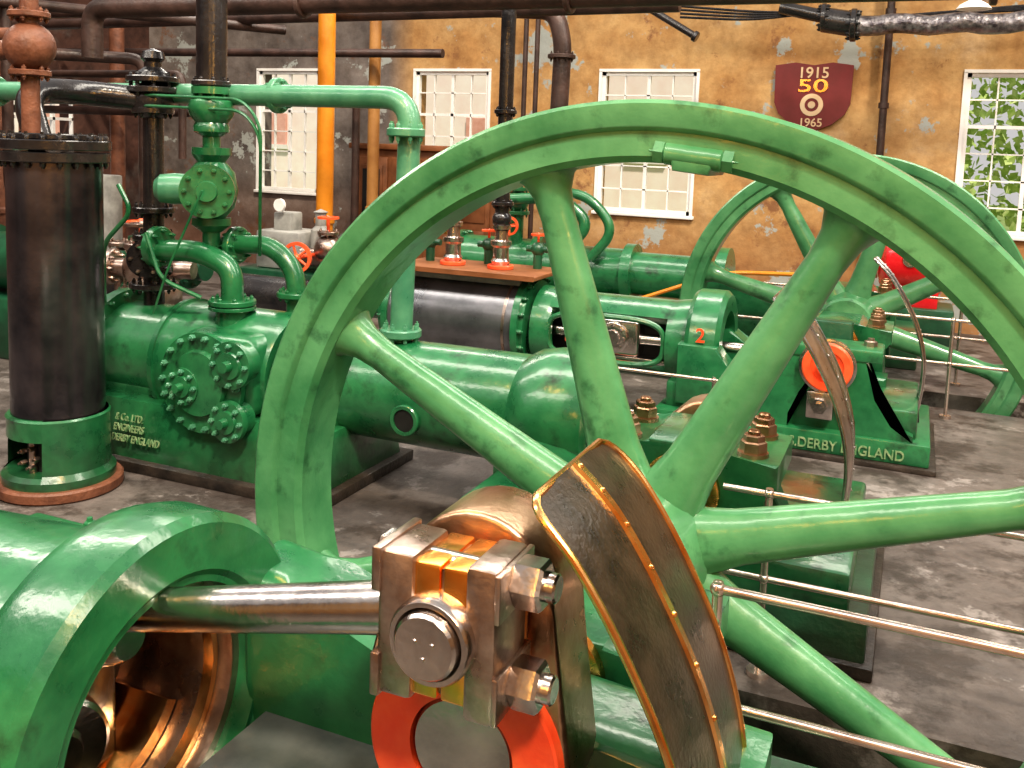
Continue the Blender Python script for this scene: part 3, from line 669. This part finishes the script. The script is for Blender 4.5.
q=g.p_('drip_tray','wood'); q.box(XL-.02,-2.45,YR-.34,YR+.34,.90,.93,.005)
q=g.p_('drip_tray_support','grey'); q.box(XL+.1,-2.6,YR-.2,YR+.2,.84,.9,.01)
q=g.p_('tray_edge','wood'); q.box(XL-.03,-2.44,YR-.35,YR-.34,.905,.94)
for x in (-3.25,-2.85):
    q=g.p_('lubricator_base','red'); q.cyl((x,YR,.93),(x,YR,.96),.10,bev=.005)
    q=g.p_('lubricator_glass','steel'); q.lathe((x,YR,.96),(0,0,1),[(0,.06),(.03,.075),(.05,.06),(.13,.06),(.15,.08),(.18,.08),(.19,.05),(.26,.045),(.27,.07),(.3,.07),(.3,.0)],28)
    q=g.p_('lubricator_frame','rust')
    for dx in (-.06,.06): q.cyl((x+dx,YR,.96),(x+dx*.6,YR,1.3),.01,seg=8)
tv=((-3.5,YR+.1),(-3.05,YR+.22),(-2.62,YR+.18))
q=g.p_('tray_valve_bodies','dgreen')
for x,y in tv:
    q.cyl((x,y,.93),(x,y,1.08),.035); q.sphere((x,y,1.08),.055); q.cyl((x-.09,y,1.08),(x+.09,y,1.08),.025)
q=g.p_('tray_handwheels','red')
for x,y in tv:
    q.cyl((x,y,1.1),(x,y,1.19),.01); q.handwheel((x,y,1.19),(0,0,1),.06,.009,4)
q=g.p_('tray_gauge','brass'); q.cyl((-3.4,YR+.2,.93),(-3.4,YR+.2,1.16),.01); q.lathe((-3.4,YR+.2,1.2),(0,-1,0),[(0,.06),(.03,.06),(.03,.05)],24)
q=g.p_('tray_gauge_dial','white'); q.lathe((-3.4,YR+.172,1.2),(0,-1,0),[(0,.05),(.001,.05)],24)
q=g.p_('riser','black'); q.cyl((-2.85,YR,1.22),(-2.85,YR,3.0),.055); q.flange((-2.85,YR,1.42),(0,0,1),.085,.03,6); q.flange((-2.85,YR,2.1),(0,0,1),.085,.03,6)
q.sphere((-2.85,YR,1.3),.075)
g.build()
# ---------------------------------------------------------------- far engine (beyond second wheel)
YF=9.4
g=Group('far_compressor_engine',(-1.5,YF,0))
q=g.p_('frame','green')
q.lathe((-4.6,YF,.6),(1,0,0),[(0,.2),(0,.32),(.06,.32),(.06,.27),(.9,.27),(.9,.32),(1.0,.32),(1.0,.24),(1.9,.24),(1.9,.3),(2.0,.3),(2.0,.22),(2.7,.22),(2.7,.33),(2.95,.33),(2.95,.2)],40)
q.box(-4.5,.1,YF-.4,YF+.4,.0,.32,.02)
q.prism([(-1.8,.3),(-1.8,.85),(-1.4,.6),(-1,.5),(-.1,.5),(-.1,.3)],'xz',YF-.4,YF-.2,.02)
q.bolts((-4.54,YF,.6),(1,0,0),.3,14,.02,.03)
for x,z in ((-3.9,1.25),(-3.35,1.1)):
    q.cyl((x,YF-.1,.8),(x,YF-.1,z+.1),.07); q.flange((x,YF-.1,z-.1),(0,0,1),.13,.04,8); q.sphere((x,YF-.1,z+.02),.12); q.flange((x,YF-.1,z+.15),(0,0,1),.12,.04,8)
q.tube([(-3.9,YF-.1,1.4),(-3.9,YF-.1,1.75),(-3.55,YF-.1,1.75)],.05,14,fil=.12)
q.tube([(-3.35,YF-.3,.75),(-3.0,YF-.3,1.1),(-3.35,YF-.3,1.35),(-3.9,YF-.3,1.3)],.06,14,fil=.2)
q.tube([(-3.0,YF-.3,.75),(-2.75,YF-.3,1.05),(-3.05,YF-.3,1.4),(-3.6,YF-.3,1.4)],.05,14,fil=.25)
q=g.p_('red_handwheel','red'); q.handwheel((-3.9,YF-.3,1.02),(0,-1,0),.10,.012,4); q.cyl((-3.9,YF-.3,1.02),(-3.9,YF-.1,1.02),.02)
q=g.p_('yellow_pipe','orange'); q.tube([(-2.7,YF-.5,.3),(-1.6,YF-.5,.75),(-.6,YF-.5,.8)],.02,8,fil=.2)
bearing(g,8.5,8.95,SX2,zt=.72)
g.build()
# red motor
mx=.0; mz=.86; my=10.2
g=Group('red_motor',(mx,my,0)); q=g.p_('casing','dred')
q.lathe((mx-.32,my,mz),(1,0,0),[(0,.1),(.02,.24),(.08,.34),(.14,.37),(.55,.37),(.6,.30),(.63,.12)],48); q.box(mx-.25,mx+.25,my-.25,my+.25,.42,.6,.02); q.cyl((mx,my,mz+.3),(mx,my,mz+.46),.11)
q.lathe((mx-.36,my,mz),(1,0,0),[(0,.16),(0,.2),(.04,.2),(.04,.16)],32,closed=True)
q=g.p_('stand','dgreen'); q.box(mx-.3,mx+.4,my-.3,my+.3,0,.43,.02)
q=g.p_('terminal_disc','steel'); q.lathe((mx-.02,my-.36,mz+.04),(0,-1,0),[(0,.08),(.02,.07),(.02,0)],20)
g.build()
# ---------------------------------------------------------------- columns, overhead pipes, wall things
def column(name,x,y,r,m):
    g=Group(name,(x,y,0)); q=g.p_('shaft',m); q.cyl((x,y,.1),(x,y,4.6),r); q.lathe((x,y,0),(0,0,1),[(0,r*2),(.06,r*2),(.1,r*1.5),(.3,r*1.3),(.34,r)],24); q.lathe((x,y,1.0),(0,0,1),[(0,r),(.02,r*1.2),(.06,r*1.2),(.08,r)],24); g.build()
column('cast_iron_column',-5.45,8.0,.085,'orange')
column('cast_iron_column',-6.0,9.8,.07,'tan')
column('cast_iron_column',-8.3,6.6,.10,'rust')
column('cast_iron_column',-9.2,9.0,.09,'rust')
g=Group('overhead_pipe',(-2,6,2.85)); q=g.p_('pipe','pipebrown')
q.tube([(-6.4,6,2.45),(-6.4,6,2.86),(6.4,6,2.82)],.085,20,fil=.15)
for x in (-4.3,-2.2,.3): q.flange((x,6,2.85-.003*(x+6)),(1,0,0),.11,.04,0)
q.tube([(-10.8,7,3.0),(-3.2,7,2.98)],.05); q.tube([(-10.8,8.2,3.05),(-2,8.2,3.1)],.06)
q.tube([(-10.8,6.2,2.2),(-5.2,6.2,2.2)],.035)
q.tube([(-10.8,9.6,2.9),(-5,9.6,2.85)],.05); q.tube([(-10.8,10.2,2.4),(-6.5,10.2,2.4),(-6.5,10.2,.2)],.05,fil=.15)
q.tube([(-10.8,4.8,2.6),(-7.4,7.6,2.6),(-7.4,7.6,.8)],.06,fil=.15); q.tube([(-9.6,3.6,3.0),(-6.4,8.6,3.0)],.05)
q.tube([(-7.9,6.4,3.6),(-7.9,6.4,1.2),(-7.2,6.4,.8)],.05,fil=.2)
q.tube([(-10.8,7.6,2.45),(-6.9,7.6,2.45),(-6.9,7.6,1.6)],.04,fil=.12); q.tube([(-10.8,8.8,2.1),(-7.3,8.8,2.1)],.05)
q.tube([(-9.9,5.0,3.5),(-9.9,5.0,.2)],.07)
g.build()
g=Group('exhaust_pipe',(-3.3,9,0)); q=g.p_('pipe','pipebrown')
q.tube([(-4.4,9,3.25),(-3.45,9,3.2),(-3.35,9,2.9),(-3.38,9,1.5)],.09,20,fil=.25); q.flange((-3.36,9,2.75),(0,0,1),.14,.04,8); q.flange((-3.38,9,2.0),(0,0,1),.13,.04,8)
q.cyl((-4.5,10.8,.3),(-4.5,10.8,4),.03); q.cyl((-4.35,10.8,.3),(-4.35,10.8,4),.03)
g.build()
g=Group('wall_drain_pipe',(-.42,11.15,0)); q=g.p_('pipe','pipebrown'); q.cyl((-.42,11.15,.2),(-.42,11.15,4.4),.04)
for z in (1.2,2.4,3.4): q.cyl((-.42,11.15,z),(-.42,11.15,z+.06),.055); q.box(-.44,-.40,11.15,11.29,z+.01,z+.04)
g.build()
g=Group('ceiling_duct',(.8,10.6,3.1)); q=g.p_('duct','duct')
pts=[(-.75+i*.12,10.6,3.22-.015*math.sin(i*1.3)+.008*math.sin(i*3.1)) for i in range(30)]
q.tube(pts,.10,18)
q=g.p_('flange_end','black'); q.tube([(-1.05,10.6,3.28),(-.7,10.6,3.22)],.13,18); q.flange((-.75,10.6,3.22),(1,0,0),.17,.06,8,.02); q.tube([(-1.5,10.6,3.42),(-1.0,10.6,3.3)],.07,12); q.flange((-1.05,10.6,3.3),(1,0,0),.15,.05,8,.02)
q=g.p_('cable_bundle','black')
for k in range(4): q.tube([(-2.6,10.7,3.35+.04*k),(-1.8,10.7,3.3+.03*k),(-1.2,10.65,3.36),(-.6,10.7,3.3),(1.5,10.7,3.38+.02*k)],.015,6,fil=.3)
q.tube([(-3.1,10.4,3.4),(-2.95,10.4,3.45),(-2.35,10.4,3.1)],.04,12,fil=.08); q.flange((-2.95,10.4,3.43),(1,0,0),.07,.05,0); q.flange((-2.35,10.4,3.1),(1,0,-.55),.06,.05,0)
g.build()
# shield plaque
g=Group('anniversary_shield_plaque',(-1.17,YB-.05,2.7)); sx0,sx1=-1.60,-.76
q=g.p_('board','shield'); cxs=(sx0+sx1)/2
pts=[(sx0,2.87),(cxs-.2,2.90),(cxs,2.87),(cxs+.2,2.90),(sx1,2.87),(sx1-.01,2.45),(sx1-.06,2.33),(sx1-.2,2.21),(cxs,2.13),(sx0+.2,2.21),(sx0+.06,2.33),(sx0+.01,2.45)]
q.prism(pts,'xz',YB-.06,YB-.015)
R90=(math.radians(90),0,0)
text('year_top','1915',.17,(cxs,YB-.065,2.73),R90,'cream',g.e,g.loc,align='CENTER')
text('number','50',.20,(cxs,YB-.065,2.575),R90,'brass',g.e,g.loc,align='CENTER',sx=1.7)
text('year_bottom','1965',.13,(cxs,YB-.065,2.19),R90,'cream',g.e,g.loc,align='CENTER')
q=g.p_('plain_mark','cream'); q.lathe((cxs,YB-.06,2.43),(0,-1,0),[(0,.075),(.01,.075),(.01,.125),(0,.125)],32,closed=True); q.lathe((cxs,YB-.06,2.43),(0,-1,0),[(0,.04),(.012,.04)],24)
g.build()
for (x,y,z) in ((-3.45,8.6,3.28),(.35,10.2,3.30)):
    g=Group('pendant_lamp',(x,y,z)); q=g.p_('shade','white'); q.lathe((x,y,z),(0,0,1),[(0,.16),(.04,.13),(.09,.04),(.14,.03)],24); q=g.p_('cord','black'); q.cyl((x,y,z+.14),(x,y,4.6),.008,seg=8); g.build()
# wooden cabinet by the back wall
g=Group('wooden_cabinet',(-5.7,10.8,0)); q=g.p_('carcass','wood'); q.box(-6.7,-4.7,10.5,11.2,0,1.75,.01); q.box(-6.76,-4.64,10.44,11.2,1.75,1.82,.01)
q=g.p_('doors','wood')
for i in range(4):
    q.box(-6.62+i*.48,-6.2+i*.48,10.47,10.5,.15,1.65,.008)
    q.box(-6.56+i*.48,-6.26+i*.48,10.455,10.47,.25,.8,.006); q.box(-6.56+i*.48,-6.26+i*.48,10.455,10.47,.9,1.55,.006)
q=g.p_('dark_opening','dark'); q.box(-6.55,-6.3,10.45,10.48,.9,1.5)
g.build()
# grey pump set with red handwheels in the back left
g=Group('feed_pump',(-5.3,7.4,0)); q=g.p_('body','grey')
q.box(-5.75,-5.25,7.3,7.75,.62,.98,.03); q.box(-5.62,-5.42,7.4,7.6,.95,1.15,.02); q.lathe((-5.15,7.5,.7),(0,0,1),[(0,.10),(.3,.09),(.34,.05),(.45,.05),(.47,.07),(.5,.0)],20)
q=g.p_('gauges','white'); q.lathe((-5.52,7.38,1.22),(0,-1,0),[(0,.06),(.03,.06),(.03,.0)],24); q.cyl((-5.52,7.42,1.1),(-5.52,7.42,1.2),.012)
q=g.p_('base','dgreen'); q.box(-5.9,-4.9,7.2,7.8,0,.62,.02)
q=g.p_('discharge_pipe','steelw'); q.cyl((-5.2,7.3,.75),(-4.5,7.3,.75),.10); q.flange((-4.7,7.3,.75),(1,0,0),.16,.05,8); q.sphere((-4.93,7.3,.85),.13); q.flange((-4.93,7.3,1.0),(0,0,1),.1,.03,6)
q=g.p_('handwheels','red')
q.handwheel((-5.02,6.95,.80),(.2,-1,0),.14,.015,5); q.cyl((-5.02,6.95,.80),(-5.02,7.3,.80),.02)
q.handwheel((-4.93,7.3,1.14),(0,0,1),.10,.012,4); q.cyl((-4.93,7.3,1.0),(-4.93,7.3,1.15),.015)
q=g.p_('motor','black'); q.cyl((-5.75,7.0,.40),(-4.6,7.0,.40),.2,bev=.02)
g.build()
g=Group('switch_cabinet',(-8.0,7.0,0)); q=g.p_('box','grey'); q.box(-8.1,-7.7,7.3,7.6,.5,1.4,.02); q=g.p_('label','red'); q.box(-8.0,-7.85,7.28,7.3,1.2,1.33); q=g.p_('legs','black'); q.box(-8.1,-8.05,7.3,7.6,0,.5); q.box(-7.75,-7.7,7.3,7.6,0,.5); g.build()
g=Group('auxiliary_compressor',(-6.8,5.4,0)); q=g.p_('body','dgreen')
q.lathe((-7.2,5.6,.75),(1,0,0),[(0,.1),(0,.3),(.06,.3),(.06,.24),(.8,.24),(.8,.3),(.86,.3),(.86,.1)],36); q.box(-7.3,-6.2,5.3,5.9,0,.5,.02)
q.cyl((-6.7,5.6,.9),(-6.7,5.6,1.7),.07); q.flange((-6.7,5.6,1.2),(0,0,1),.13,.04,8); q.sphere((-6.7,5.6,1.45),.14); q.flange((-6.7,5.6,1.65),(0,0,1),.12,.04,8)
q=g.p_('pipework','rust'); q.tube([(-6.7,5.6,1.7),(-6.7,5.6,2.6),(-10,5.6,2.6)],.06,fil=.2); q.tube([(-7.6,5.2,0),(-7.6,5.2,1.9),(-10,5.2,1.9)],.05,fil=.15)
q=g.p_('machined_parts','steelw'); q.cyl((-6.3,5.5,.75),(-5.7,5.5,.75),.08); q.flange((-5.9,5.5,.75),(1,0,0),.16,.05,8); q.sphere((-5.6,5.5,.85),.12); q.flange((-5.6,5.5,1.0),(0,0,1),.1,.03,6); q.cyl((-5.6,5.5,0),(-5.6,5.5,.8),.05)
g.build()
g=Group('valve_manifold',(-5.0,5.6,0)); q=g.p_('body','dgreen')
q.cyl((-5.2,5.3,0),(-5.2,5.3,1.1),.09); q.flange((-5.2,5.3,.7),(0,0,1),.16,.05,8); q.sphere((-5.2,5.3,.9),.15); q.cyl((-5.5,5.3,.9),(-4.6,5.3,.9),.08); q.flange((-4.75,5.3,.9),(1,0,0),.15,.05,8)
q=g.p_('handwheel','red'); q.handwheel((-5.2,5.3,1.2),(0,0,1),.12,.012,4); q.cyl((-5.2,5.3,1.0),(-5.2,5.3,1.22),.015)
g.build()
# ---------------------------------------------------------------- camera
th=math.radians(6.3); yaw=math.radians(23)
f=V((-math.sin(yaw)*math.cos(th),math.cos(yaw)*math.cos(th),-math.sin(th)))
r0=V((math.cos(yaw),math.sin(yaw),0)); u0=r0.cross(f).normalized()
ro=math.radians(2.06); r=r0*math.cos(ro)+u0*math.sin(ro); u=u0*math.cos(ro)-r0*math.sin(ro)
cam=bpy.data.cameras.new('camera'); co=bpy.data.objects.new('camera',cam); scene.collection.objects.link(co)
mw=Matrix((( r.x,u.x,-f.x,0),(r.y,u.y,-f.y,0),(r.z,u.z,-f.z,1.85),(0,0,0,1))); co.matrix_world=mw
cam.lens=950/1024*36; cam.sensor_width=36; cam.shift_y=-133/1024; cam.clip_start=.05
scene.camera=co
# ---------------------------------------------------------------- light
w=bpy.data.worlds.new('sky'); scene.world=w; w.use_nodes=True; nt=w.node_tree
bg=nt.nodes['Background']; bg.inputs['Color'].default_value=(1,.97,.95,1); bg.inputs['Strength'].default_value=.54
s=bpy.data.lights.new('sun','SUN'); s.energy=2.9; s.angle=math.radians(5); s.color=(1,.87,.69); so=bpy.data.objects.new('sun',s); scene.collection.objects.link(so)
so.rotation_euler=V((-.45,.55,-.9)).to_track_quat('-Z','Y').to_euler()
def lamp(name,loc,sx,sy,e,col):
    l=bpy.data.lights.new(name,'AREA'); l.shape='RECTANGLE'; l.size=sx; l.size_y=sy; l.energy=e; l.color=col
    o=bpy.data.objects.new(name,l); scene.collection.objects.link(o); o.location=loc
lamp('added_overhead_light',(-2,.4,4.6),12,.7,320,(1,.92,.81))  # unseen overhead area lights, added for highlights on the wheel rims
lamp('added_overhead_light',(-2,4.2,4.6),12,.7,320,(1,.92,.81))
lamp('added_overhead_light',(-2,8.2,4.6),12,.7,290,(1,.92,.81))
for (x,y,z,e) in ((-2.4,2.2,3.6,60),(.9,.9,2.6,85),(-1.0,-.6,2.4,45)):
    l=bpy.data.lights.new('added_warm_light','POINT'); l.energy=e; l.color=(1,.48,.09); l.shadow_soft_size=.3  # unseen warm point lights, added for orange sheen on the machinery
    o=bpy.data.objects.new('added_warm_light',l); scene.collection.objects.link(o); o.location=(x,y,z)
scene.view_settings.view_transform='Standard'
try: scene.view_settings.look='Medium High Contrast'
except Exception as e: print(e)
